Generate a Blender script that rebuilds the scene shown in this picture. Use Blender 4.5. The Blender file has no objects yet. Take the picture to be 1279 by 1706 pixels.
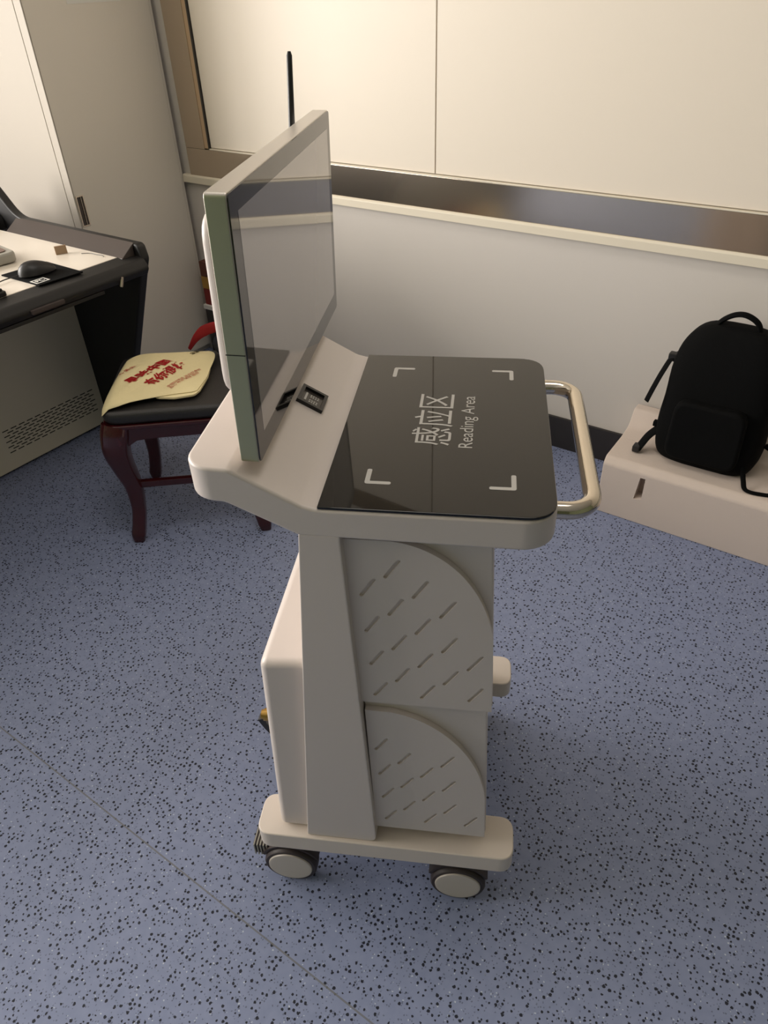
import bpy, bmesh, math, random
from mathutils import Vector, Matrix
random.seed(7)
S = bpy.context.scene
COL = S.collection

# ------------------------------------------------------------------ camera
cam_d = bpy.data.cameras.new('camera')
cam = bpy.data.objects.new('camera', cam_d); COL.objects.link(cam)
S.camera = cam
cam_d.sensor_fit = 'HORIZONTAL'; cam_d.sensor_width = 36.0
cam_d.lens = 36.0 * 1200.0 / 1279.0
cam_d.clip_start = 0.05
PITCH, ROLL, YAW = 0.64354836, -0.03973174, -0.62516434
fwd = Vector((math.sin(YAW)*math.cos(PITCH), math.cos(YAW)*math.cos(PITCH), -math.sin(PITCH)))
rt = Vector((math.cos(YAW), -math.sin(YAW), 0)); up = rt.cross(fwd)
cr, sr = math.cos(ROLL), math.sin(ROLL)
r2 = cr*rt + sr*up; u2 = -sr*rt + cr*up
M = Matrix((r2, u2, -fwd)).transposed().to_4x4(); M.translation = Vector((0, 0, 1.45))
cam.matrix_world = M

# ------------------------------------------------------------------ world, light, exposure
w = bpy.data.worlds.new('world'); S.world = w; w.use_nodes = True
bg = w.node_tree.nodes['Background']; bg.inputs[0].default_value = (0.80, 0.88, 1.0, 1); bg.inputs[1].default_value = .4
def area(name, loc, target, sx, sy, energy, col):
    d = bpy.data.lights.new(name, 'AREA'); d.shape = 'RECTANGLE'; d.size = sx; d.size_y = sy
    d.energy = energy; d.color = col
    o = bpy.data.objects.new(name, d); COL.objects.link(o); o.location = loc
    o.rotation_euler = (Vector(target)-Vector(loc)).to_track_quat('-Z', 'Y').to_euler()
    return o
area('window_daylight', (-3.99, -0.85, 1.55), (0, -0.75, .85), 3.2, 1.42, 205, (1.0, 0.945, 0.885))
area('added_fill_light', (-.6, .95, 2.70), (-.6, .95, 0), 1.15, .55, 7, (1.0, .95, .88))  # added fill from above, for the upward-facing surfaces
S.view_settings.view_transform = 'Standard'; S.view_settings.look = 'None'
S.view_settings.gamma = 1; S.view_settings.use_curve_mapping = False
S.view_settings.exposure = 0.15

# ------------------------------------------------------------------ materials
def srgb(r, g, b):
    f = lambda c: (c/255/12.92) if c/255 <= .04045 else ((c/255+.055)/1.055)**2.4
    return (f(r), f(g), f(b), 1)
def mat(name, col, rough=.5, metal=0, coat=0, spec=.5, ior=1.5, bump=0, bscale=200, var=0, vscale=3, sheen=0):
    m = bpy.data.materials.new(name); m.use_nodes = True
    nt = m.node_tree; p = nt.nodes['Principled BSDF']
    p.inputs['Base Color'].default_value = col; p.inputs['Roughness'].default_value = rough
    p.inputs['Metallic'].default_value = metal; p.inputs['Coat Weight'].default_value = coat
    p.inputs['Specular IOR Level'].default_value = spec
    p.inputs['IOR'].default_value = ior
    if sheen: p.inputs['Sheen Weight'].default_value = sheen
    tc = nt.nodes.new('ShaderNodeTexCoord')
    if bump:
        n = nt.nodes.new('ShaderNodeTexNoise'); n.inputs['Scale'].default_value = bscale; n.inputs['Detail'].default_value = 3
        b = nt.nodes.new('ShaderNodeBump'); b.inputs['Strength'].default_value = bump; b.inputs['Distance'].default_value = .002
        nt.links.new(tc.outputs['Object'], n.inputs['Vector']); nt.links.new(n.outputs[0], b.inputs['Height'])
        nt.links.new(b.outputs[0], p.inputs['Normal'])
    if var:
        n = nt.nodes.new('ShaderNodeTexNoise'); n.inputs['Scale'].default_value = vscale; n.inputs['Detail'].default_value = 4
        mx = nt.nodes.new('ShaderNodeMix'); mx.data_type = 'RGBA'
        mx.inputs[6].default_value = tuple(c*(1-var) for c in col[:3])+(1,); mx.inputs[7].default_value = tuple(min(1, c*(1+var)) for c in col[:3])+(1,)
        nt.links.new(tc.outputs['Object'], n.inputs['Vector']); nt.links.new(n.outputs[0], mx.inputs[0]); nt.links.new(mx.outputs[2], p.inputs['Base Color'])
    return m
CREAM = mat('cream_plastic', srgb(214, 203, 196), .38, bump=.04, bscale=900)
CREAM2 = mat('cream_base', srgb(222, 210, 199), .35)
BOARD = mat('cream_board_glass', srgb(227, 216, 200), .45)
WALL = mat('wall_paint', srgb(205, 198, 190), .35, bump=.02, bscale=60)
SILL = mat('sill_paint', srgb(222, 212, 192), .4)
CEIL = mat('ceiling_paint', srgb(215, 212, 204), .8)
FARW = mat('green_grey_wall', srgb(116, 124, 98), .7)
STEEL = mat('stainless_steel', srgb(205, 192, 176), .18, metal=1)
CHROME = mat('polished_tube', srgb(215, 205, 190), .12, metal=1)
BASEB = mat('dark_baseboard', srgb(42, 38, 38), .45)
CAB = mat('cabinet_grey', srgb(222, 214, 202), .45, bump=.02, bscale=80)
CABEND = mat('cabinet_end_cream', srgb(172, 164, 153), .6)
BLACKP = mat('black_plastic', srgb(26, 24, 24), .4, bump=.1, bscale=500)
BLACKG = mat('black_glass', srgb(7, 7, 7), .03, ior=1.52)
SCREEN = mat('screen_panel', srgb(176, 172, 172), .04, metal=.4, ior=2.4)
BEZG = mat('bezel_black_glass', srgb(8, 8, 9), .05, ior=1.8)
ALU = mat('monitor_aluminium', srgb(206, 198, 188), .34, metal=.5)
ALUG = mat('monitor_side_green_reflection', srgb(172, 174, 146), .34, metal=.5)  # greenish reflection put into the base colour
MARK = mat('grey_marking_ink', srgb(196, 192, 186), .5)
RUBBER = mat('dark_rubber', srgb(58, 48, 46), .5)
HUB = mat('caster_hub_plastic', srgb(205, 195, 184), .35)
DKPANEL = mat('console_grey_metal', srgb(196, 190, 172), .55)
CONS = mat('console_black', srgb(19, 17, 17), .52, bump=.08, bscale=600)
RIM = mat('console_rim_brown', srgb(66, 57, 52), .4)
DTOP = mat('desktop_white', srgb(228, 218, 204), .28)
SLOT = mat('slot_black', srgb(14, 13, 12), .8)
MAROON = mat('maroon_lacquer', srgb(58, 14, 18), .22, coat=.3, var=.25, vscale=14)
LEATHER = mat('black_leather', srgb(36, 34, 34), .42, bump=.5, bscale=350)
FOAM = mat('white_foam', srgb(214, 198, 186), .75, bump=.3, bscale=160)
CLOTHB = mat('black_cloth', srgb(9, 9, 9), .85, bump=.3, bscale=700, spec=.12)
TAN = mat('tan_card', srgb(150, 124, 96), .7)
GREYP = mat('grey_plastic', srgb(160, 156, 146), .4)
BROWNP = mat('brown_leatherette', srgb(120, 98, 88), .5)
WHITE = mat('white_label', srgb(225, 222, 216), .5)
RED = mat('red_cloth', srgb(150, 20, 26), .7)
REDI = mat('red_ink', srgb(200, 28, 38), .6)
REDD = mat('dark_red_lacquer', srgb(120, 20, 18), .4)
NAVY = mat('navy_cloth', srgb(18, 22, 36), .8)
GOLD = mat('brass', srgb(200, 160, 90), .3, metal=1)
OLIVE = mat('olive_ink', srgb(100, 88, 50), .6)
BROWNC = mat('brown_carton', srgb(92, 48, 30), .6)
BAGM = mat('yellow_nonwoven', srgb(226, 211, 164), .8, bump=.7, bscale=60, var=.06, vscale=9)
PINKT = mat('tan_reveal', srgb(200, 172, 140), .4, metal=.4)
GUNM = mat('dark_gasket', srgb(70, 66, 62), .4, metal=.4)

def floor_mat():
    m = bpy.data.materials.new('speckled_vinyl'); m.use_nodes = True
    nt = m.node_tree; N = nt.nodes; L = nt.links; p = N['Principled BSDF']
    tc = N.new('ShaderNodeTexCoord')
    # slight waviness so the flecks are not perfect discs
    wn = N.new('ShaderNodeTexNoise'); wn.inputs['Scale'].default_value = 260
    sub = N.new('ShaderNodeVectorMath'); sub.operation = 'SUBTRACT'; sub.inputs[1].default_value = (.5, .5, .5)
    sc = N.new('ShaderNodeVectorMath'); sc.operation = 'SCALE'; sc.inputs['Scale'].default_value = .0035
    add = N.new('ShaderNodeVectorMath'); add.operation = 'ADD'
    L.new(tc.outputs['Object'], wn.inputs['Vector']); L.new(wn.outputs['Color'], sub.inputs[0]); L.new(sub.outputs[0], sc.inputs[0])
    L.new(tc.outputs['Object'], add.inputs[0]); L.new(sc.outputs[0], add.inputs[1])
    def flecks(scale, rmin, rmax, keep):
        v = N.new('ShaderNodeTexVoronoi'); v.voronoi_dimensions = '2D'; v.inputs['Scale'].default_value = scale
        L.new(add.outputs[0], v.inputs['Vector'])
        sep = N.new('ShaderNodeSeparateColor'); L.new(v.outputs['Color'], sep.inputs[0])
        r = N.new('ShaderNodeMapRange'); r.inputs[3].default_value = rmin; r.inputs[4].default_value = rmax
        L.new(sep.outputs[1], r.inputs[0])
        lt = N.new('ShaderNodeMath'); lt.operation = 'LESS_THAN'; L.new(v.outputs['Distance'], lt.inputs[0]); L.new(r.outputs[0], lt.inputs[1])
        k = N.new('ShaderNodeMath'); k.operation = 'LESS_THAN'; L.new(sep.outputs[0], k.inputs[0]); k.inputs[1].default_value = keep
        mu = N.new('ShaderNodeMath'); mu.operation = 'MULTIPLY'; L.new(lt.outputs[0], mu.inputs[0]); L.new(k.outputs[0], mu.inputs[1])
        return mu
    f1 = flecks(108, .15, .33, .42); f3 = flecks(240, .2, .4, .16); f2 = flecks(130, .08, .2, .10)
    n = N.new('ShaderNodeTexNoise'); n.inputs['Scale'].default_value = 45; n.inputs['Detail'].default_value = 5; L.new(tc.outputs['Object'], n.inputs['Vector'])
    base = N.new('ShaderNodeMix'); base.data_type = 'RGBA'; base.inputs[6].default_value = srgb(124, 134, 165); base.inputs[7].default_value = srgb(144, 153, 183)
    L.new(n.outputs[0], base.inputs[0])
    # two straight welded seams between the vinyl sheets
    sx = N.new('ShaderNodeSeparateXYZ'); L.new(tc.outputs['Object'], sx.inputs[0])
    def seam(at):
        a = N.new('ShaderNodeMath'); a.operation = 'SUBTRACT'; a.inputs[1].default_value = at; L.new(sx.outputs[1], a.inputs[0])
        b = N.new('ShaderNodeMath'); b.operation = 'ABSOLUTE'; L.new(a.outputs[0], b.inputs[0])
        c = N.new('ShaderNodeMath'); c.operation = 'LESS_THAN'; c.inputs[1].default_value = .0016; L.new(b.outputs[0], c.inputs[0]); return c
    def over(prev, fac, col, k=1.0):
        m1 = N.new('ShaderNodeMath'); m1.operation = 'MULTIPLY'; m1.inputs[1].default_value = k; L.new(fac.outputs[0], m1.inputs[0])
        mx = N.new('ShaderNodeMix'); mx.data_type = 'RGBA'; L.new(m1.outputs[0], mx.inputs[0]); L.new(prev.outputs[2], mx.inputs[6]); mx.inputs[7].default_value = col
        return mx
    c = over(base, f2, srgb(205, 212, 222), .7)
    c = over(c, f3, srgb(70, 74, 88), .55)
    c = over(c, f1, srgb(18, 20, 32), .97)
    c = over(c, seam(.345), srgb(112, 112, 112), .8)
    L.new(c.outputs[2], p.inputs['Base Color'])
    p.inputs['Roughness'].default_value = .45; p.inputs['Specular IOR Level'].default_value = .3
    b = N.new('ShaderNodeBump'); b.inputs['Strength'].default_value = .08; b.inputs['Distance'].default_value = .002; L.new(n.outputs[0], b.inputs['Height']); L.new(b.outputs[0], p.inputs['Normal'])
    return m
FLOOR = floor_mat()

# ------------------------------------------------------------------ helpers
def finish(name, bm, m, parent=None, smooth=35, loc=None, rot=None):
    bmesh.ops.recalc_face_normals(bm, faces=bm.faces)
    me = bpy.data.meshes.new(name); bm.to_mesh(me); bm.free()
    mats = m if isinstance(m, (list, tuple)) else [m]
    for x in mats: me.materials.append(x)
    if smooth:
        me.shade_smooth(); me.set_sharp_from_angle(angle=math.radians(smooth))
    o = bpy.data.objects.new(name, me); COL.objects.link(o)
    if parent: o.parent = parent
    if smooth and smooth < 45:
        wn = o.modifiers.new('weighted', 'WEIGHTED_NORMAL'); wn.keep_sharp = True; wn.weight = 80
    if loc: o.location = loc
    if rot: o.rotation_euler = rot
    return o
def tag(o, label=None, cat=None, group=None, kind=None):
    if label: o['label'] = label
    if cat: o['category'] = cat
    if group: o['group'] = group
    if kind: o['kind'] = kind
    return o
def empty(name, loc, rz=0):
    o = bpy.data.objects.new(name, None); COL.objects.link(o); o.location = loc; o.rotation_euler = (0, 0, rz); o.empty_display_size = .1
    return o
def rpoly(pts, rad, n=6):
    """2D polygon with rounded corners; rad is one radius or one per corner"""
    out = []; k = len(pts)
    if not isinstance(rad, (list, tuple)): rad = [rad]*k
    for i in range(k):
        p = Vector(pts[i]); a = Vector(pts[i-1]); b = Vector(pts[(i+1) % k]); r = rad[i]
        if r <= 0: out.append(tuple(p)); continue
        da = (a-p).normalized(); db = (b-p).normalized()
        ang = da.angle(db); t = min(r/math.tan(ang/2), (a-p).length*.49, (b-p).length*.49)
        p0 = p+da*t; p1 = p+db*t
        for j in range(n+1):
            s = j/n; q = p0*(1-s)**2 + p*2*s*(1-s) + p1*s*s
            out.append(tuple(q))
    return out
def extr(bm, pts, a0, a1, plane='xy', mi=0):
    """extrude a 2D polygon: plane 'xy' along z, 'xz' along y, 'yz' along x"""
    def P(p, a): return {'xy': (p[0], p[1], a), 'xz': (p[0], a, p[1]), 'yz': (a, p[0], p[1])}[plane]
    v0 = [bm.verts.new(P(p, a0)) for p in pts]; v1 = [bm.verts.new(P(p, a1)) for p in pts]
    fs = [bm.faces.new(v0), bm.faces.new(v1[::-1])]
    n = len(pts)
    for i in range(n): fs.append(bm.faces.new((v0[i], v0[(i+1) % n], v1[(i+1) % n], v1[i])))
    for f in fs: f.material_index = mi
    return fs
def bev(bm, off, seg=3, ang=30, geom=None):
    bmesh.ops.recalc_face_normals(bm, faces=bm.faces)
    es = [e for e in (geom or bm.edges) if len(e.link_faces) == 2 and e.calc_face_angle(0) > math.radians(ang)]
    if es: bmesh.ops.bevel(bm, geom=es, offset=off, offset_type='OFFSET', segments=seg, profile=.5, affect='EDGES', clamp_overlap=True)
def slab(name, pts, a0, a1, m, parent=None, plane='xy', b=.003, seg=3, ang=30, smooth=35):
    bm = bmesh.new(); extr(bm, pts, a0, a1, plane)
    if b: bev(bm, b, seg, ang)
    return finish(name, bm, m, parent, smooth)
def box(bm, x0, x1, y0, y1, z0, z1, mi=0):
    return extr(bm, [(x0, y0), (x1, y0), (x1, y1), (x0, y1)], z0, z1, 'xy', mi)
def boxo(name, x0, x1, y0, y1, z0, z1, m, parent=None, b=.003, seg=2):
    bm = bmesh.new(); box(bm, x0, x1, y0, y1, z0, z1)
    if b: bev(bm, b, seg)
    return finish(name, bm, m, parent)
def tube(bm, path, rad, n=14, sq=None, cap=True, mi=0, flat=None):
    """sweep along path; rad one radius or list; sq: superellipse power; flat: (a,b) scale of the two section axes"""
    path = [Vector(p) for p in path]; k = len(path)
    if not isinstance(rad, (list, tuple)): rad = [rad]*k
    rings = []; prev = None
    for i, p in enumerate(path):
        t = (path[min(i+1, k-1)]-path[max(i-1, 0)]).normalized()
        if prev is None:
            ref = Vector((0, 0, 1)) if abs(t.z) < .9 else Vector((1, 0, 0))
            x = ref.cross(t).normalized()
        else: x = (prev-t*prev.dot(t)).normalized()
        y = t.cross(x); prev = x; ring = []
        for j in range(n):
            a = 2*math.pi*j/n; c, s = math.cos(a), math.sin(a)
            if sq: c = math.copysign(abs(c)**sq, c); s = math.copysign(abs(s)**sq, s)
            fa, fb = flat or (1, 1)
            ring.append(bm.verts.new(p+(x*c*fa+y*s*fb)*rad[i]))
        rings.append(ring)
    for a, b in zip(rings, rings[1:]):
        for j in range(n):
            f = bm.faces.new((a[j], a[(j+1) % n], b[(j+1) % n], b[j])); f.material_index = mi
    if cap:
        bm.faces.new(rings[0][::-1]).material_index = mi; bm.faces.new(rings[-1]).material_index = mi
def smoothpath(pts, n=8):
    """Catmull-Rom through points"""
    P = [Vector(p) for p in pts]; P = [2*P[0]-P[1]]+P+[2*P[-1]-P[-2]]; out = []
    for i in range(1, len(P)-2):
        for j in range(n):
            t = j/n; a, b, c, d = P[i-1:i+3]
            out.append(.5*((2*b)+(c-a)*t+(2*a-5*b+4*c-d)*t*t+(-a+3*b-3*c+d)*t**3))
    out.append(P[-2]); return out
def cyl(bm, c, axis, r, h, n=32, mi=0):
    c = Vector(c); ax = Vector(axis).normalized()
    tube(bm, [c-ax*h/2, c+ax*h/2], r, n, mi=mi)
def lathe(bm, c, axis, prof, n=40, mi=0):
    """prof: list of (distance along axis, radius)"""
    c = Vector(c); ax = Vector(axis).normalized(); ref = Vector((0, 0, 1)) if abs(ax.z) < .9 else Vector((1, 0, 0))
    x = ref.cross(ax).normalized(); y = ax.cross(x); rings = []
    for d, r in prof:
        rings.append([bm.verts.new(c+ax*d+(x*math.cos(2*math.pi*j/n)+y*math.sin(2*math.pi*j/n))*max(r, 1e-5)) for j in range(n)])
    for a, b in zip(rings, rings[1:]):
        for j in range(n): bm.faces.new((a[j], a[(j+1) % n], b[(j+1) % n], b[j])).material_index = mi
    bm.faces.new(rings[0][::-1]).material_index = mi; bm.faces.new(rings[-1]).material_index = mi
def curve_mesh(name, splines, depth):
    """filled 2D curve with holes -> mesh (xy plane, extruded +-depth/2)"""
    cu = bpy.data.curves.new(name, 'CURVE'); cu.dimensions = '2D'; cu.fill_mode = 'BOTH'; cu.extrude = depth/2
    for sp in splines:
        s = cu.splines.new('POLY'); s.points.add(len(sp)-1)
        for i, p in enumerate(sp): s.points[i].co = (p[0], p[1], 0, 1)
        s.use_cyclic_u = True
    o = bpy.data.objects.new(name, cu); COL.objects.link(o)
    bpy.context.view_layer.update()
    me = bpy.data.meshes.new_from_object(o.evaluated_get(bpy.context.evaluated_depsgraph_get()))
    bpy.data.objects.remove(o); bpy.data.curves.remove(cu); return me
def text_mesh(body, size, extrude, offset=0.0, spacing=1.0, line=1.0):
    cu = bpy.data.curves.new('text', 'FONT'); cu.body = body; cu.size = size; cu.extrude = extrude; cu.offset = offset
    cu.space_character = spacing; cu.space_line = line
    o = bpy.data.objects.new('text', cu); COL.objects.link(o)
    bpy.context.view_layer.update()
    me = bpy.data.meshes.new_from_object(o.evaluated_get(bpy.context.evaluated_depsgraph_get()))
    bpy.data.objects.remove(o); bpy.data.curves.remove(cu); return me
def fit_text(me, w, h):
    xs = [v.co.x for v in me.vertices]; ys = [v.co.y for v in me.vertices]
    x0, x1, y0, y1 = min(xs), max(xs), min(ys), max(ys)
    for v in me.vertices: v.co.x = (v.co.x-x0)/(x1-x0)*w; v.co.y = (v.co.y-y0)/(y1-y0)*h
def meobj(name, me, m, parent=None):
    me.name = name
    me.materials.clear(); me.materials.append(m)
    o = bpy.data.objects.new(name, me); COL.objects.link(o)
    if parent: o.parent = parent
    return o
def struct(o): o['kind'] = 'structure'; return o

# ------------------------------------------------------------------ room shell
YW = 2.258
XL, XR, YF, ZC = -3.95, 3.0, -2.75, 2.75
struct(boxo('floor', XL-.2, XR+.2, YF-.2, YW+.2, -.1, 0, FLOOR, b=0))
struct(boxo('ceiling', XL-.2, XR+.2, YF-.2, YW+.2, ZC, ZC+.1, CEIL, b=0))
struct(boxo('wall_back', XL-.1, XR+.1, YW, YW+.2, 0, ZC, WALL, b=0))
struct(boxo('wall_right', XR, XR+.15, YF, YW, 0, ZC, FARW, b=0))
def wall_open(name, x_or_y, axis, lo, hi, o0, o1, z0, z1, t, m):
    bm = bmesh.new(); a, b = x_or_y, x_or_y+t
    for (u0, u1, q0, q1) in ((lo, o0, 0, ZC), (o1, hi, 0, ZC), (o0, o1, 0, z0), (o0, o1, z1, ZC)):
        if axis == 'x': box(bm, min(a, b), max(a, b), u0, u1, q0, q1)
        else: box(bm, u0, u1, min(a, b), max(a, b), q0, q1)
    return struct(finish(name, bm, m))
wall_open('wall_left', XL, 'x', YF, YW, -2.4, .9, .80, 2.30, -.15, WALL)
struct(boxo('wall_front', XL, XR, YF-.15, YF, 0, ZC, FARW, b=0))
def window_frame(name, axis, pos, u0, u1, z0, z1, n):
    bm = bmesh.new(); t = .05
    def bar(a0, a1, q0, q1):
        if axis == 'x': box(bm, pos-.04, pos+.02, a0, a1, q0, q1)
        else: box(bm, a0, a1, pos-.04, pos+.02, q0, q1)
    bar(u0, u1, z0, z0+t); bar(u0, u1, z1-t, z1)
    for i in range(n+1):
        a = u0+(u1-u0-t)*i/n; bar(a, a+t, z0+t, z1-t)
    return struct(finish(name, bm, SILL))
window_frame('window_1', 'x', XL, -2.4, .9, .80, 2.30, 3)
struct(boxo('baseboard_back', -2.6, XR, YW-.012, YW, 0, .123, BASEB, b=.002))

# glazed opening in the back wall: stainless casing, recessed cream glass boards
TOPZ = 2.44
bm = bmesh.new()
box(bm, -2.555, XR, YW-.016, YW, .789, .893)                 # lower casing
box(bm, -2.555, -2.445, YW-.016, YW, .8935, TOPZ+.10)         # left post
box(bm, -2.445, XR, YW-.016, YW, TOPZ, TOPZ+.10)             # head
bev(bm, .0012, 2)
struct(finish('trim_1', bm, STEEL))
bm = bmesh.new(); extr(bm, [(YW-.024, .757), (YW, .757), (YW, .789), (YW-.018, .789), (YW-.024, .783)], -2.6, XR, 'yz'); bev(bm, .002, 2)
struct(finish('trim_2', bm, SILL))
bm = bmesh.new()
box(bm, -2.445, -2.424, YW-.014, YW-.001, .8965, TOPZ-.001)
bev(bm, .001, 1); struct(finish('trim_3', bm, PINKT))
bm = bmesh.new()
box(bm, -2.424, -2.416, YW-.016, YW-.001, .897, TOPZ-.001)
bev(bm, .001, 1); struct(finish('trim_4', bm, GUNM))
struct(boxo('trim_5', -2.4155, XR, YW-.019, YW-.001, .8935, .8985, SILL, b=.0015))
wx = [-2.415, -1.355, .55, 1.75, 2.98]
for i in range(4):
    struct(boxo('window_%d' % (i+2), wx[i]+.002, wx[i+1]-.002, YW-.010, YW-.002, .9005, TOPZ-.002, BOARD, b=.0015))

# added fill lamp with an invented fixture, out of view, to brighten upward-facing surfaces
FILL = bpy.data.materials.new('fill_diffuser'); FILL.use_nodes = True
_p = FILL.node_tree.nodes['Principled BSDF']; _p.inputs['Emission Color'].default_value = (1, .95, .88, 1); _p.inputs['Emission Strength'].default_value = .8
cl = empty('added_fill_lamp', (-.6, .95, ZC)); tag(cl, 'added flat fill lamp on the ceiling above the cart, out of view', 'lamp')
boxo('fill_frame', -.62, .62, -.32, .32, -.03, -.001, STEEL, cl, .003)
boxo('fill_diffuser', -.58, .58, -.28, .28, -.034, -.030, FILL, cl, 0)

# ------------------------------------------------------------------ tall cabinet in the corner
cb = empty('tall_cabinet', (-2.9, 1.97, 0)); tag(cb, 'tall grey cabinet in the corner behind the desk, bright cream end panel', 'cabinet')
def lb(name, x0, x1, y0, y1, z0, z1, m, par, base, b=.002):
    bx, by, bz = base
    return boxo(name, x0-bx, x1-bx, y0-by, y1-by, z0-bz, z1-bz, m, par, b)
CB = (-2.9, 1.97, 0)
lb('body', -3.5, -2.622, 1.70, 2.24, .0, 2.3, CAB, cb, CB)
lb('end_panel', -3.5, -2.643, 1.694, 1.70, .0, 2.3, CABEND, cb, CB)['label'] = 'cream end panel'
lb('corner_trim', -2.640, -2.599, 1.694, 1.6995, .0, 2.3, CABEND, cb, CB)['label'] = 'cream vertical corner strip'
dr = lb('door', -2.622, -2.600, 1.6998, 2.225, .03, 2.27, CAB, cb, CB)
lb('side_strip', -2.622, -2.603, 2.227, 2.24, .0, 2.3, CAB, cb, CB)
bm = bmesh.new()
for (y0, y1, z0, z1) in ((1.702, 1.736, .700, .704), (1.702, 1.736, .806, .810), (1.702, 1.706, .704, .806), (1.732, 1.736, .704, .806)):
    box(bm, .298, .3025, y0-1.97, y1-1.97, z0, z1)
box(bm, .2995, .3008, 1.706-1.97, 1.732-1.97, .704, .806, 1)
cyl(bm, (.301, 1.722-1.97, .755), (0, 0, 1), .0028, .10, 12)
finish('recessed_handle', bm, [STEEL, RIM], dr)
lb('door_label', -2.600, -2.599, 1.87, 2.10, 1.395, 1.50, WHITE, dr, CB, 0)['label'] = 'pale label plate'

# ------------------------------------------------------------------ floor clutter seen between cabinet and monitor
bt = empty('gift_box', (-2.46, 2.10, 0)); tag(bt, 'red and gold gift carton on a white-lidded dark box by the cabinet', 'box')
BT = (-2.46, 2.10, 0)
lb('lower_box', -2.53, -2.30, 2.165, 2.243, 0, .235, BASEB, bt, BT)
lb('box_lid', -2.535, -2.295, 2.16, 2.244, .235, .255, WHITE, bt, BT)
lb('carton', -2.525, -2.305, 2.17, 2.24, .255, .330, REDD, bt, BT)
lb('gold_band', -2.526, -2.304, 2.169, 2.241, .330, .385, GOLD, bt, BT)
lb('carton_top', -2.525, -2.305, 2.17, 2.24, .385, .45, BROWNC, bt, BT)

# ------------------------------------------------------------------ console desk
dk = empty('console_desk', (-2.5, .9, 0)); tag(dk, 'black console desk with a white top and a grey vented panel', 'desk')
DK = Vector((-2.5, .9, 0))
def dslab(name, pts, y0, y1, m, par=dk, b=.004, off=None):
    return slab(name, [(p[0]-DK.x, p[1]) for p in pts], y0-DK.y, y1-DK.y, m, par, 'xz', b)
cheek = rpoly([(-2.33, 0), (-2.30, 0), (-2.150, .36), (-1.975, .735), (-1.985, .782), (-2.64, .784), (-2.755, .90), (-2.80, .90), (-2.83, .785), (-3.05, .785), (-3.05, 0)], [0, .01, .1, .03, .02, .12, .03, .02, .03, .01, 0])
dslab('side_panel', cheek, 1.470, 1.502, CONS, b=.006)
dslab('side_panel', cheek, -.40, -.345, CONS, b=.008)
dslab('desktop', rpoly([(-2.03, .735), (-2.03, .750), (-2.72, .750), (-2.72, .735)], .002), -.345, 1.418, DTOP, b=.001)
# sloped brown-grey rim between the white top and the outer edge
bm = bmesh.new(); extr(bm, [(1.418-.9, .7485), (1.474-.9, .7855), (1.474-.9, .775), (1.468-.9, .770), (1.468-.9, .73), (1.418-.9, .73)], -2.64+2.5, -2.005+2.5, 'yz')
bev(bm, .001, 1); finish('side_rim', bm, RIM, dk)
bm = bmesh.new(); extr(bm, rpoly([(-2.03, .7498), (-1.965, .742), (-1.948, .716), (-1.962, .694), (-2.10, .678), (-2.10, .645), (-2.2, .645), (-2.2, .733), (-2.03, .733)], [.004, .02, .015, .01, 0, 0, 0, 0, 0]), -.345, .545, 'xz')
for v in bm.verts: v.co.x += 2.5
# (the front edge runs the whole length of the desk between the side panels)
for v in bm.verts: v.co.y = -.345-.9 if v.co.y < .1 else 1.4705-.9
bev(bm, .002, 2, 50); finish('front_edge', bm, CONS, dk)
# drawer strip with grip below the front edge
bm = bmesh.new(); box(bm, -1.998+2.5, -1.965+2.5, .2-.9, 1.30-.9, .680, .692); bev(bm, .003, 2); fr = finish('drawer_front', bm, CONS, dk)
bm = bmesh.new(); box(bm, -1.970+2.5, -1.943+2.5, 1.04-.9, 1.15-.9, .704, .718); bev(bm, .004, 2); finish('drawer_grip', bm, RUBBER, fr)
bm = bmesh.new(); cyl(bm, (-1.955+2.5, 1.36-.9, .702), (0, .4, 1), .006, .03, 12); finish('hinge', bm, STEEL, dk)
# vented knee panel
bm = bmesh.new(); box(bm, -2.46+2.5, -2.436+2.5, -.345-.9, 1.470-.9, .012, .65)
bev(bm, .002, 1)
for r in range(9):
    z = .167-r*.0108; n = 12 if r % 2 == 0 else 11
    for i in range(n):
        y = 1.050+(r % 2)*.0165+i*.0333
        box(bm, -2.4355+2.5, -2.4352+2.5, y-.9, y+.0235-.9, z-.0018, z+.0018, 1)
finish('vent_panel', bm, [DKPANEL, SLOT], dk)
dslab('plinth', [(-2.475, 0), (-2.455, 0), (-2.455, .012), (-2.475, .012)], -.345, 1.444, CONS, b=0)
dslab('back_hood', rpoly([(-2.72, .735), (-2.72, .775), (-2.76, .80), (-3.04, .80), (-3.04, .735)], [0, .1, .04, .02, 0]), -.345, 1.470, CONS, b=.004)

# ------------------------------------------------------------------ things on the desk
TZ = .7502
mp = slab('mouse_pad', [(-2.012, 1.125), (-2.000, 1.268), (-2.190, 1.272), (-2.200, 1.122)], TZ, TZ+.004, CLOTHB, None, 'xy', .0015)
tag(mp, 'thin black mouse pad lying at the front edge of the white desktop', 'mouse pad')
bm = bmesh.new()
def lq(y, x): return (x, y)
for (x0, x1, y0, y1) in ((-2.062, -2.026, 1.128, 1.132), (-2.062, -2.026, 1.168, 1.172), (-2.062, -2.058, 1.132, 1.168), (-2.030, -2.026, 1.132, 1.168)):
    box(bm, x0, x1, y0, y1, TZ+.004, TZ+.0046)
finish('pad_label', bm, WHITE, mp)['label'] = 'small white printed label'
tm = text_mesh('PC', .03, .0002, .0006); fit_text(tm, .026, .018)
for v in tm.vertices: v.co.x, v.co.y, v.co.z = -2.036-v.co.y, 1.137+v.co.x, v.co.z+TZ+.0045
meobj('pad_lettering', tm, WHITE, mp)
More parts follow.
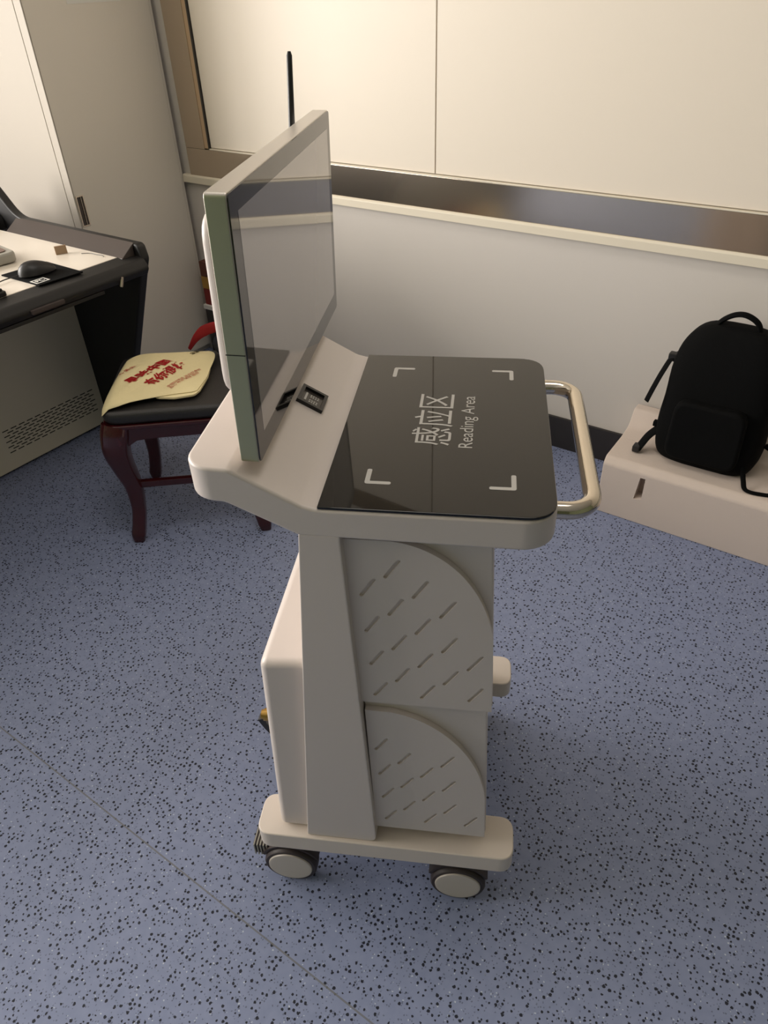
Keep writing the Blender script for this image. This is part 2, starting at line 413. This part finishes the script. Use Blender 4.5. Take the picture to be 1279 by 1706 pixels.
ms = empty('computer_mouse', (-2.105, 1.185, TZ+.004), math.radians(75)); tag(ms, 'black wired computer mouse on the mouse pad', 'mouse')
def blob(name, L_, W_, H_, m, par, loc=(0, 0, 0), flatb=True, n=2):
    bm = bmesh.new(); bmesh.ops.create_uvsphere(bm, u_segments=28, v_segments=16, radius=1)
    for v in bm.verts:
        x, y, z = v.co
        hh = H_*(1.05-.30*x) if z > 0 else H_*.12
        v.co = Vector((x*L_, y*W_*(1-.12*x), z*hh))+Vector(loc)
    return finish(name, bm, m, par)
mz = min(0, 0)
shell = blob('shell', .056, .031, .034, BLACKP, ms, (0, 0, .0045))
bm = bmesh.new(); tube(bm, smoothpath([(-.054, 0, .008), (-.09, .01, .003), (-.13, -.005, .002), (-.19, -.02, .002)]), .0018, 8); finish('cable', bm, BLACKP, ms)
bm = bmesh.new(); box(bm, -2.184, -2.160, 1.238, 1.266, TZ+.004, TZ+.0046); finish('red_print', bm, RED, mp)['label'] = 'red printed mark'
bd = boxo('wooden_tag', -.018, .018, -.004, .004, 0, .026, TAN, None, .001); bd.location = (-2.222, 1.352, TZ); bd.rotation_euler = (math.radians(-4), 0, math.radians(65))
tag(bd, 'small tan block standing alone on the white desktop', 'block')
dv = empty('desk_device', (-2.36, 1.155, TZ)); tag(dv, 'grey desk device with a brown top at the left edge of the photo', 'device'); dv.rotation_euler = (0, 0, math.radians(-8))
slab('casing', rpoly([(-.075, -.12), (.075, -.12), (.075, .09), (-.075, .09)], .03), .002, .034, GREYP, dv, 'xy', .008, 4)
slab('top_pad', rpoly([(-.055, -.10), (.055, -.10), (.055, .07), (-.055, .07)], .022), .034, .037, BROWNP, dv, 'xy', .001)
kb = empty('keyboard', (-2.06, .955, TZ)); tag(kb, 'black keyboard, only its corner showing at the left edge', 'keyboard')
slab('casing', rpoly([(-.066, -.30), (.034, -.30), (.034, .078), (-.066, .078)], .008), 0, .014, BLACKP, kb, 'xy', .003)
for i in range(3):
    for j in range(3):
        boxo('key', -.058+i*.03, -.034+i*.03, .05-j*.03, .072-j*.03, .014, .021, BLACKP, kb, .002)
bm = bmesh.new(); tube(bm, smoothpath([(-2.165, 1.385, TZ+.001), (-2.14, 1.40, TZ+.0012), (-2.11, 1.402, TZ+.001), (-2.085, 1.405, TZ+.0018), (-2.07, 1.398, TZ+.001)]), .0009, 6)
tag(finish('loose_thread', bm, BLACKP), 'thin dark thread lying on the white desktop near its corner', 'thread')

# ------------------------------------------------------------------ stool
A_ = Vector((-1.72, 1.005)); u_ = Vector((.757, .654)); v_ = Vector((-.654, .757))
SW, SD = .435, .405
sc_ = A_+u_*SW/2+v_*SD/2
st = empty('stool', (sc_.x, sc_.y, 0), math.atan2(.654, .757)); tag(st, 'dark red wooden stool with curved legs and black leather seat', 'stool')
hw, hd = SW/2, SD/2
bm = bmesh.new(); extr(bm, rpoly([(-hw+.002, -hd+.002), (hw-.002, -hd+.002), (hw-.002, hd-.002), (-hw+.002, hd-.002)], .055, 8), .424, .466); bev(bm, .016, 5, 50)
for v in bm.verts:
    if v.co.z > .44: v.co.z += .008*(1-(v.co.x/hw)**2)*(1-(v.co.y/hd)**2)
finish('seat', bm, LEATHER, st)
bm = bmesh.new(); extr(bm, rpoly([(-hw-.002, -hd-.002), (hw+.002, -hd-.002), (hw+.002, hd+.002), (-hw-.002, hd+.002)], .055, 8), .412, .425); bev(bm, .004, 3, 50); finish('seat_rail', bm, MAROON, st)
def apron(y, horiz=True, L=hw):
    a = L-.03
    prof = [(-a, .412), (-a, .335), (-a+.03, .350), (-a+.06, .368), (-a+.10, .372), (a-.10, .372), (a-.06, .368), (a-.03, .350), (a, .335), (a, .412)]
    bm = bmesh.new(); extr(bm, prof, y-.009, y+.009, 'xz' if horiz else 'yz'); bev(bm, .002, 2, 50); finish('apron', bm, MAROON, st)
apron(-hd+.018); apron(hd-.018); apron(-hw+.018, False, hd); apron(hw-.018, False, hd)
zs = [.412, .385, .34, .28, .20, .12, .06, .025, .0]
di = [.034, .026, .018, .022, .032, .030, .020, .012, .010]
rd = [.042, .042, .038, .031, .025, .021, .021, .022, .017]
for sx in (-1, 1):
    for sy in (-1, 1):
        pts = smoothpath([(sx*(hw-d-.004), sy*(hd-d-.004), z) for d, z in zip(di, zs)], 4)
        rr = []
        for i in range(len(pts)):
            t = i/4; k = min(int(t), len(rd)-2); f = t-k; rr.append(rd[k]*(1-f)+rd[k+1]*f)
        bm = bmesh.new(); tube(bm, pts, rr, 20, sq=.55); finish('leg', bm, MAROON, st)
for sy in (-1, 1):
    boxo('stretcher', -hw+.045, hw-.045, sy*(hd-.038)-.009, sy*(hd-.038)+.009, .188, .212, MAROON, st, .004)

# bag lying on the stool
def poly_in(p, poly):
    x, y = p; c = False; n = len(poly)
    for i in range(n):
        x1, y1 = poly[i]; x2, y2 = poly[(i+1) % n]
        if (y1 > y) != (y2 > y) and x < (x2-x1)*(y-y1)/(y2-y1)+x1: c = not c
    return c
BZ = .478
out = [(-1.722, 1.022), (-1.80, 1.105), (-1.875, 1.215), (-1.905, 1.285), (-1.895, 1.335), (-1.83, 1.385), (-1.756, 1.440), (-1.718, 1.462), (-1.680, 1.440), (-1.622, 1.358), (-1.598, 1.325), (-1.566, 1.262), (-1.560, 1.235), (-1.600, 1.190), (-1.650, 1.125), (-1.69, 1.06)]
outs = [(p.x, p.y) for p in smoothpath([(a, b, 0) for a, b in out+[out[0]]], 4)][:-1]
cxb = sum(p[0] for p in outs)/len(outs); cyb = sum(p[1] for p in outs)/len(outs)
from mathutils import noise
def bagz(x, y, t):
    """t 0 centre .. 1 rim"""
    w_ = (noise.noise(Vector((x*9, y*9, .3)))*.006+noise.noise(Vector((x*30, y*16, 2.3)))*.006)*(1-t**3)
    d = Vector((x, y))-A_; drop = 0
    a = d.dot(u_); b = d.dot(v_)
    if a < .035: drop += (.035-a)*.75
    if b < .030: drop += (.030-b)*.6
    return BZ+.006+.012*(1-t**2.2)+w_-min(drop, .045)
bm = bmesh.new(); NR = 16; rings = []
for k in range(NR+1):
    t = max(k/NR, .001); rings.append([bm.verts.new((cxb+(x-cxb)*t, cyb+(y-cyb)*t, bagz(cxb+(x-cxb)*t, cyb+(y-cyb)*t, t))) for x, y in outs])
bot = [[bm.verts.new((v.co.x, v.co.y, v.co.z-.009*(1-(k/NR)**4)-.0015)) for v in r] for k, r in enumerate(rings)]
n = len(outs)
for R in (rings, bot):
    for a, b in zip(R, R[1:]):
        for j in range(n): bm.faces.new((a[j], a[(j+1) % n], b[(j+1) % n], b[j]))
    bm.faces.new(R[0])
for j in range(n): bm.faces.new((rings[-1][j], rings[-1][(j+1) % n], bot[-1][(j+1) % n], bot[-1][j]))
bag = empty('cloth_bag', (cxb, cyb, BZ)); tag(bag, 'pale yellow cloth bag with red Chinese lettering, folded flat on the stool', 'bag')
for v in bm.verts: v.co -= Vector((cxb, cyb, BZ))
finish('bag_body', bm, BAGM, bag, 60)
def rim_t(x, y):
    p = Vector((x-cxb, y-cyb)); best = 1
    for s in range(1, 41):
        if not poly_in((cxb+p.x/(s/40.0), cyb+p.y/(s/40.0)), outs): best = s/40.0
        else: return best
    return 1
def bagtext(body, size, ox, oy, wdt, hgt, ang, name, m, off=.0006, zoff=.0022, line=.9):
    me = text_mesh(body, size, .0002, off, 1.0, line); fit_text(me, wdt, hgt)
    ca, sa = math.cos(ang), math.sin(ang)
    for v in me.vertices:
        x = ox+v.co.x*ca-v.co.y*sa; y = oy+v.co.x*sa+v.co.y*ca
        t = min(1, max(0, rim_t(x, y)))
        v.co = Vector((x-cxb, y-cyb, bagz(x, y, t)-BZ+zoff-.0))
    return meobj(name, me, m, bag)
T_ = math.radians(91)
bagtext('寻味中国', .05, -1.735, 1.160, .165, .052, T_, 'red_lettering', REDI, .0018)
bagtext('有你很棒', .05, -1.676, 1.182, .150, .046, T_, 'red_lettering', REDI, .0014)
bagtext('礼 舌尖', .02, -1.826, 1.180, .070, .018, T_, 'red_lettering', REDI, .0004)
bagtext('中国好味道 源自好食材\n用心 传递 美味 给你', .012, -1.622, 1.205, .135, .022, T_, 'red_lettering', REDI, .0)
bagtext('33', .02, -1.742, 1.405, .030, .016, T_, 'olive_mark', OLIVE, .0008)
# second layer of the fold peeping out beneath
bm = bmesh.new(); lay = [(-1.66, 1.405), (-1.60, 1.33), (-1.556, 1.255), (-1.548, 1.225), (-1.585, 1.180), (-1.64, 1.15), (-1.70, 1.25)]
extr(bm, [(a-cxb, b-cyb) for a, b in rpoly(lay, .02, 4)], -.003, .0035); bev(bm, .001, 2); finish('bag_fold', bm, BAGM, bag)

# little tote behind the cloth bag (red handle, navy body)
tt = empty('small_tote', (-1.660, 1.500, .474)); tag(tt, 'dark navy pouch with a red strap on the stool behind the cloth bag', 'bag')
bm = bmesh.new(); bmesh.ops.create_uvsphere(bm, u_segments=24, v_segments=14, radius=1)
for v in bm.verts: v.co = Vector((v.co.x*.075, v.co.y*.040, max(v.co.z, -.6)*.045+.027))
finish('pouch', bm, NAVY, tt)
bm = bmesh.new(); pth = smoothpath([(-.175, -.03, -.012), (-.138, -.022, .034), (-.095, -.012, .066), (-.035, 0, .084), (.03, .004, .066), (.06, .006, .02)])
tube(bm, pth, [.003+.006*min(1, i/14) for i in range(len(pth))], 12, flat=(.35, 1.9)); finish('strap', bm, RED, tt)

# ------------------------------------------------------------------ foam packing block + backpack
fm = empty('foam_block', (.2, 2.1, 0)); tag(fm, 'long white packing foam block on the floor against the wall', 'foam block')
def boolcut(o, bmc):
    me = bpy.data.meshes.new('cutter'); bmesh.ops.recalc_face_normals(bmc, faces=bmc.faces); bmc.to_mesh(me); bmc.free()
    c = bpy.data.objects.new('cutter', me); COL.objects.link(c); c.parent = o.parent
    md = o.modifiers.new('cut', 'BOOLEAN'); md.operation = 'DIFFERENCE'; md.object = c; md.solver = 'EXACT'
    bpy.context.view_layer.update()
    nm = bpy.data.meshes.new_from_object(o.evaluated_get(bpy.context.evaluated_depsgraph_get()))
    o.modifiers.clear(); o.data = nm; bpy.data.objects.remove(c)
prof = rpoly([(1.950, .0), (1.950, .185), (1.968, .205), (2.10, .205), (2.165, .212), (2.20, .262), (2.243, .262), (2.243, .0)], [.004, .02, .02, .05, .04, .02, .01, 0])
bm = bmesh.new(); extr(bm, [(a-2.1, b) for a, b in prof], -.545-.2, .95-.2, 'yz'); bev(bm, .009, 3, 50)
fo = finish('foam_body', bm, FOAM, fm)
bc = bmesh.new()
vs = [bc.verts.new((x-.2, y-2.1, z)) for y in (1.93, 2.00) for x, z in ((-.432, .088), (-.408, .092), (-.408, .170), (-.424, .170))]
for f in ((0, 1, 2, 3), (7, 6, 5, 4), (0, 4, 5, 1), (1, 5, 6, 2), (2, 6, 7, 3), (3, 7, 4, 0)): bc.faces.new([vs[i] for i in f])
boolcut(fo, bc)

bp = empty('backpack', (-.285, 2.095, .2055)); tag(bp, 'black cloth backpack leaning on the white foam block', 'backpack')
prof = [(0, .120, .055), (.012, .137, .068), (.05, .150, .078), (.12, .154, .080), (.20, .150, .075), (.28, .150, .068), (.34, .142, .060), (.38, .126, .052), (.41, .100, .042), (.425, .062, .028), (.430, .010, .01)]
bm = bmesh.new(); rings = []; n = 40
pp = smoothpath(prof, 3)
for q in pp:
    z, a, b = q; ring = []
    for j in range(n):
        th = 2*math.pi*j/n; c, s = math.cos(th), math.sin(th)
        c = math.copysign(abs(c)**.5, c); s = math.copysign(abs(s)**.6, s)
        wv = 1+.03*noise.noise(Vector((c*2, s*2, z*9)))
        ring.append(bm.verts.new((c*max(a, .002)*wv, s*max(b, .002)*wv+.05*z, z)))
    rings.append(ring)
for a, b in zip(rings, rings[1:]):
    for j in range(n): bm.faces.new((a[j], a[(j+1) % n], b[(j+1) % n], b[j]))
bm.faces.new(rings[0][::-1]); bm.faces.new(rings[-1]); finish('main_body', bm, CLOTHB, bp, 60)
bm = bmesh.new(); extr(bm, rpoly([(-.105, .03), (.105, .03), (.100, .22), (-.100, .22)], .04, 6), -.094, -.055, 'xz'); bev(bm, .012, 4, 50); finish('front_pocket', bm, CLOTHB, bp)
bm = bmesh.new(); tube(bm, smoothpath([(-.060, .018, .408), (-.050, .015, .434), (-.02, .012, .458), (.012, .012, .462), (.045, .015, .443), (.060, .018, .405)]), .0085, 12, flat=(1.3, .8)); finish('carry_handle', bm, CLOTHB, bp)
bm = bmesh.new(); tube(bm, smoothpath([(-.128, .02, .322), (-.152, .0, .312), (-.165, -.035, .275), (-.178, -.055, .225), (-.188, -.065, .182)]), .007, 10, flat=(1.5, .5)); finish('strap_tail', bm, CLOTHB, bp)
boxo('buckle', -.165, -.140, -.012, .012, .297, .322, BLACKP, bp, .004)
bm = bmesh.new(); tube(bm, smoothpath([(-.140, -.02, .085), (-.165, -.035, .055), (-.178, -.05, .028), (-.186, -.06, .010)]), .012, 12, flat=(1.5, .6)); finish('shoulder_strap', bm, CLOTHB, bp)
boxo('strap_buckle', -.200, -.176, -.075, -.045, .003, .026, BLACKP, bp, .005)
boxo('side_tab', -.163, -.142, -.030, -.012, .085, .103, CLOTHB, bp, .003)
bm = bmesh.new(); tube(bm, smoothpath([(.120, -.060, .05), (.135, -.085, .018), (.150, -.108, .0045), (.185, -.108, .0035), (.235, -.085, .004), (.262, -.03, .02), (.24, .0, .06), (.155, .0, .10)]), .0055, 10, flat=(1.4, .5)); finish('shoulder_strap', bm, CLOTHB, bp)
for sx, zz in ((-1, .12), (1, .12)):
    pass

# ------------------------------------------------------------------ the cart
YC = 0.47149526
CO = Vector((-.13, .885, 0))
cosC, sinC = math.cos(YC), math.sin(YC)
cart = empty('equipment_cart', (CO.x*cosC-CO.y*sinC, CO.x*sinC+CO.y*cosC, 0), YC)
tag(cart, 'cream wheeled equipment cart with a screen, black glass top and chrome push handle', 'cart')
def L2(pts, plane='xz'):
    if plane == 'xz': return [(p[0]-CO.x, p[1]) for p in pts]
    if plane == 'xy': return [(p[0]-CO.x, p[1]-CO.y) for p in pts]
    return [(p[0]-CO.y, p[1]) for p in pts]
def V3(x, y, z): return Vector((x-CO.x, y-CO.y, z))
Y0, Y1 = .670, 1.100
# base: two foot bars joined by a web
bx0, bx1 = -.365, .103
hp = [(bx0, .663), (bx1, .663), (bx1, .745), (.045, .745), (.045, 1.055), (bx1, 1.055), (bx1, 1.137), (bx0, 1.137), (bx0, 1.055), (-.30, 1.055), (-.30, .745), (bx0, .745)]
slab('base', L2(rpoly(hp, [.026, .026, .026, .004, .004, .026, .026, .026, .026, .004, .004, .026], 8), 'xy'), .148, .193, CREAM2, cart, 'xy', .004, 3, 40)
# casters
def caster(cx, cy, side, pedal):
    bm = bmesh.new(); cyl(bm, V3(cx, cy+side*.016, .135), (0, 0, 1), .020, .028, 24)
    extr(bm, [(cx-.036-CO.x, .128), (cx+.036-CO.x, .128), (cx+.050-CO.x, .085), (cx+.046-CO.x, .060), (cx-.046-CO.x, .060), (cx-.050-CO.x, .085)], cy-CO.y+side*.017, cy-CO.y+side*.024, 'xz')
    c = finish('caster', bm, HUB, cart)
    bm = bmesh.new()
    prf = [(-.016, .040), (-.016, .049), (-.012, .0520), (-.004, .0525), (.008, .0525), (.013, .050), (.015, .044)]
    lathe(bm, V3(cx, cy, .0525), (0, side, 0), prf, 48); finish('tire', bm, RUBBER, c)
    # dark fender over the tyre
    bm = bmesh.new(); arc = []
    for i in range(17):
        a = math.radians(22+136*i/16); arc.append((cx-CO.x+.0600*math.cos(a), .0525+.0600*math.sin(a)))
    for i in range(17):
        a = math.radians(158-136*i/16); arc.append((cx-CO.x+.0545*math.cos(a), .0525+.0545*math.sin(a)))
    extr(bm, arc, cy-CO.y-.010, cy-CO.y+.016, 'xz'); finish('fender', bm, RUBBER, c)
    bm = bmesh.new(); lathe(bm, V3(cx, cy-side*.0155, .0525), (0, side, 0), [(-.004, .038), (-.003, .0425), (.0, .0435), (.004, .0435)], 48); finish('hub_disc', bm, HUB, c)
    if pedal:
        bm = bmesh.new(); box(bm, cx-.074-CO.x, cx-.046-CO.x, cy-.004-CO.y, cy+.040-CO.y, .066, .098, 0); bev(bm, .003, 2)
        for i in range(5):
            q = cx-.072+i*.0062-CO.x; box(bm, q, q+.0022, cy-.0062-CO.y, cy+.040-CO.y, .065, .0995, 1)
        finish('brake_pedal', bm, [RUBBER, GREYP], c)
    return c
caster(-.318, .694, 1, True); caster(.008, .694, 1, False)
caster(-.318, 1.106, -1, True); caster(.008, 1.106, -1, False)
# spine (the C-shaped side column)
slab('column', L2(rpoly([(-.212, .900), (-.160, .900), (-.141, .1935), (-.269, .1935)], [0, 0, .016, .004])), Y0-CO.y, Y1-CO.y, CREAM, cart, 'xz', .0025, 2, 40)
# rear box
bm = bmesh.new(); extr(bm, L2([(-.323, .1935), (-.21, .1935), (-.21, .650), (-.303, .640)]), .683-CO.y, 1.088-CO.y, 'xz'); bev(bm, .013, 5, 40)
rb = finish('rear_box', bm, CREAM, cart)
bm = bmesh.new(); cyl(bm, V3(-.325, .752, .425), (1, 0, 0), .011, .030, 24); cyl(bm, V3(-.342, .752, .425), (1, 0, 0), .0085, .006, 24); finish('lock', bm, GOLD, rb)
bm = bmesh.new(); extr(bm, L2(rpoly([(-.353, .416), (-.340, .420), (-.336, .404), (-.326, .380), (-.330, .368), (-.343, .392)], .003)), .746-CO.y, .760-CO.y, 'xz'); bev(bm, .0015, 2); finish('key', bm, BLACKP, rb)
# upper and lower compartments with slotted side panels
def comp(name, pts, panel_outline, slots, zshift=0):
    bo = slab(name, L2(pts), .694-CO.y, 1.088-CO.y, CREAM, cart, 'xz', .003, 2, 40)
    def capsule(c, d=(.0185, .0295), hl=.0165, r=.0027):
        d = Vector(d).normalized(); nn = Vector((-d.y, d.x)); res = []
        for s in (1, -1):
            for k in range(7):
                a = math.pi*(k/6)-math.pi/2
                res.append(tuple(Vector(c)+s*(d*(hl+r*math.cos(a))+nn*r*math.sin(a))))
        return res
    sp = [L2(panel_outline)]+[L2(capsule(c)) for c in slots]
    me = curve_mesh('side_panel', sp, .010)
    for v in me.vertices: x, y, z = v.co; v.co = Vector((x, .6855-CO.y-z*.34, y))
    bm = bmesh.new(); bm.from_mesh(me); bmesh.ops.remove_doubles(bm, verts=bm.verts, dist=1e-6)
    bk = [(x*.985+.0*x, z) for x, z in L2(panel_outline)]; extr(bm, L2(panel_outline), .6872-CO.y, .6936-CO.y, 'xz')
    finish('side_panel', bm, CREAM, bo, 30)
    return bo
a_, b_ = Vector((.0365, -.033)), Vector((-.033, -.0345))
def lattice(o, ok):
    res = []
    for i in range(-12, 13):
        for j in range(-12, 13):
            p = Vector(o)+a_*i+b_*j
            if ok(p): res.append((p.x, p.y))
    return res
def bez(p0, p1, p2, p3, n=20):
    return [tuple(Vector(p0)*(1-t)**3+3*Vector(p1)*t*(1-t)**2+3*Vector(p2)*t*t*(1-t)+Vector(p3)*t**3) for t in [i/n for i in range(n+1)]]
up_body = [(-.161, .893), (.027, .893), (.044, .569), (-.150, .569)]
arcU = bez((-.100, .886), (-.035, .880), (.022, .825), (.0365, .720))
panU = [(-.1525, .571), (-.1595, .886)]+arcU+[(.0425, .571)]
def okU(p):
    if not (-.140 < p.x < .025 and .588 < p.y < .872): return False
    for q in arcU:
        if (Vector(q)-p).length < .023: return False
    return True
slU = [s for s in lattice((-.099, .840), okU) if s[0] < .022]
comp('upper_compartment', up_body, panU, slU)
lo_body = [(-.150, .566), (.037, .566), (.052, .222), (-.143, .222)]
arcL = bez((-.108, .550), (-.040, .540), (.030, .470), (.0445, .345))
panL = [(-.1425, .224), (-.1475, .551)]+arcL+[(.0500, .224)]
def okL(p):
    if not (-.135 < p.x < .036 and .240 < p.y < .525): return False
    for q in arcL:
        if (Vector(q)-p).length < .030: return False
    lim = .55-(p.x+.11)*.55
    return p.y < lim-.06
comp('lower_compartment', lo_body, panL, lattice((.017, .403), okL))
boxo('plinth', -.27-CO.x, .035-CO.x, .72-CO.y, 1.07-CO.y, .190, .226, CREAM, cart, .002)
# tray with its sloping rear
bm = bmesh.new()
prof = [(-.345, .945), (-.298, .942), (-.211, .897), (.100, .893), (.100, .9375), (-.186, .9385), (-.204, .9430), (-.287, .9900), (-.345, .9930)]
extr(bm, L2(prof), Y0-CO.y, Y1-CO.y, 'xz')
bmesh.ops.recalc_face_normals(bm, faces=bm.faces)
def vedges(x):
    return [e for e in bm.edges if all(abs(v.co.x-(x-CO.x)) < 1e-4 for v in e.verts) and abs(e.verts[0].co.y-e.verts[1].co.y) < 1e-4]
bmesh.ops.bevel(bm, geom=vedges(-.345), offset=.034, offset_type='OFFSET', segments=8, profile=.5, affect='EDGES')
bmesh.ops.bevel(bm, geom=vedges(.100), offset=.042, offset_type='OFFSET', segments=8, profile=.5, affect='EDGES')
es = [e for e in bm.edges if e.calc_face_angle(0) > math.radians(12)]
bmesh.ops.bevel(bm, geom=es, offset=.0045, offset_type='OFFSET', segments=3, profile=.5, affect='EDGES', clamp_overlap=True)
finish('tray', bm, CREAM, cart)
# black glass top
gl = slab('glass_top', L2(rpoly([(-.185, Y0+.0015), (.0985, Y0+.0015), (.0985, Y1-.0015), (-.185, Y1-.0015)], [0, .040, .040, 0], 8), 'xy'), .9385, .9425, BLACKG, cart, 'xy', .0012, 2, 40)
GZ = .94255
def Lmark(corner, dx, dy):
    ln, wd = .033, .0062
    x, y = corner
    p = [(x, y), (x+dx*ln, y), (x+dx*ln, y+dy*wd), (x+dx*wd, y+dy*wd), (x+dx*wd, y+dy*ln), (x, y+dy*ln)]
    bm = bmesh.new(); extr(bm, L2(rpoly(p, [.004, .0028, .0028, .001, .0028, .0028], 4), 'xy'), GZ, GZ+.0002); finish('corner_mark', bm, MARK, gl)
Lmark((-.136, .725), 1, 1); Lmark((-.136, 1.052), 1, -1); Lmark((.051, .725), -1, 1); Lmark((.051, 1.052), -1, -1)
def gtext(body, x_lo, x_hi, y0, y1, off):
    me = text_mesh(body, .05, .0001, off); fit_text(me, y1-y0, x_hi-x_lo)
    for v in me.vertices: v.co = Vector((x_hi-v.co.y-CO.x, y0+v.co.x-CO.y, GZ+.00015+v.co.z))
    meobj('lettering', me, MARK, gl)
gtext('感应区', -.089, -.034, .822, .966, .0)
gtext('Reading Area', -.024, .0005, .818, .962, -.0001)
# scanner window on the slope
sl = math.atan2(.9430-.9900, .083)
sn = empty_par = None
def slope_pt(s, y, h):
    """s along slope from its centre, y across, h above"""
    c = Vector((-.2455, .9665)); d = Vector((.083, -.047)).normalized(); nn = Vector((.047, .083)).normalized()
    q = c+d*s+nn*h; return V3(q.x, y, q.y)
def slope_box(bm, s0, s1, y0, y1, h0, h1, mi=0):
    vs = [bm.verts.new(slope_pt(s, y, h)) for h in (h0, h1) for (s, y) in ((s0, y0), (s1, y0), (s1, y1), (s0, y1))]
    for f in ((0, 1, 2, 3), (7, 6, 5, 4), (0, 4, 5, 1), (1, 5, 6, 2), (2, 6, 7, 3), (3, 7, 4, 0)): bm.faces.new([vs[i] for i in f]).material_index = mi
bm = bmesh.new(); s0, s1, q0, q1 = -.011, .029, .877, .922
slope_box(bm, s0, s1, q0, q0+.005, -.002, .0055); slope_box(bm, s0, s1, q1-.005, q1, -.002, .0055)
slope_box(bm, s0, s0+.005, q0+.005, q1-.005, -.002, .0055); slope_box(bm, s1-.005, s1, q0+.005, q1-.005, -.002, .0055)
sf = finish('scanner_frame', bm, BLACKP, cart)
bm = bmesh.new(); slope_box(bm, s0+.005, s1-.005, q0+.005, q1-.005, .0003, .0012); wn_ = finish('scanner_window', bm, mat('scanner_face', srgb(60, 54, 50), .25), sf)
bm = bmesh.new()
slope_box(bm, s0+.009, s0+.012, q0+.013, q1-.012, .0012, .0016)
for r in range(4):
    for c in range(5):
        if (r*3+c*2) % 3 != 1: slope_box(bm, s0+.0165+r*.0036, s0+.0185+r*.0036, q0+.012+c*.0042, q0+.0145+c*.0042, .0012, .0016)
finish('printed_symbols', bm, MARK, wn_)
# push handle
pts = []
hx0, hx1, hy0, hy1, hz, rr = .090, .149, .737, 1.068, .908, .034
pts.append((hx0, hy0, hz)); pts.append((hx1-rr, hy0, hz))
for i in range(1, 9): a = -math.pi/2+math.pi/2*i/8; pts.append((hx1-rr+rr*math.cos(a), hy0+rr+rr*math.sin(a), hz))
for i in range(0, 9): a = math.pi/2*i/8; pts.append((hx1-rr+rr*math.cos(a), hy1-rr+rr*math.sin(a), hz))
pts.append((hx0, hy1, hz))
bm = bmesh.new(); tube(bm, [V3(*p) for p in pts], .0115, 28)
finish('push_handle', bm, CHROME, cart, 50)
# screen
mon = empty('dummy', (0, 0, 0)); bpy.data.objects.remove(mon)
MB = V3(-.251, .687, .990); tilt = -.030; MW, MH = .4965, .300
ux = Vector((math.cos(tilt), 0, math.sin(tilt))); uz = Vector((-math.sin(tilt), 0, math.cos(tilt)))
def mpt(d, y, z): return MB+ux*d+Vector((0, 1, 0))*y+uz*z
def mslab(name, yz, d0, d1, m, par, b=.002, seg=3, ang=40):
    bm = bmesh.new(); extr(bm, yz, d0, d1, 'yz'); bev(bm, b, seg, ang) if b else None
    for v in bm.verts: v.co = mpt(v.co.x, v.co.y, v.co.z)
    return finish(name, bm, m, par)
R_ = lambda y0, y1, z0, z1, r: rpoly([(y0, z0), (y1, z0), (y1, z1), (y0, z1)], r, 5)
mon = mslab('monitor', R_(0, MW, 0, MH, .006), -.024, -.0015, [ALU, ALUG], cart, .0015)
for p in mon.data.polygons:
    if abs(p.normal.y) > .8: p.material_index = 1  # side faces carry the painted green reflection
mslab('bezel_glass', R_(.0012, MW-.0012, .0012, MH-.0012, .006), -.0015, .0, BEZG, mon, .0004, 1)
mslab('display', R_(.026, MW-.020, .030, MH-.022, .0), .0, .0002, SCREEN, mon, 0)
mslab('seam_line', R_(.0-.0003, .0005, .1365, .1375, 0), -.0238, -.002, SLOT, mon, 0)
mslab('back_shell', R_(.022, MW-.022, .072, MH-.026, .03), -.042, -.024, CREAM, mon, .009, 5, 50)
bm = bmesh.new(); extr(bm, rpoly([(.10, -.02), (.32, -.02), (.32, .09), (.10, .09)], .012), -.040, -.026, 'yz'); bev(bm, .004, 3, 40)
for v in bm.verts: v.co = mpt(v.co.x, v.co.y, v.co.z)
finish('monitor_bracket', bm, CREAM, cart)
# antenna on the back shell
bm = bmesh.new(); p0 = Vector((-.292, 1.132, 1.20)); p1 = Vector((-.285, 1.150, 1.366))
pth = [p0.lerp(p1, t) for t in (0, .3, .7, .97, 1)]
tube(bm, [V3(*p) for p in pth], [.0050, .0048, .0043, .0040, .0022], 16)
cyl(bm, V3(-.298, 1.132, 1.205), (1, 0, 0), .006, .018, 16)
finish('antenna', bm, BLACKP, cart, 50)
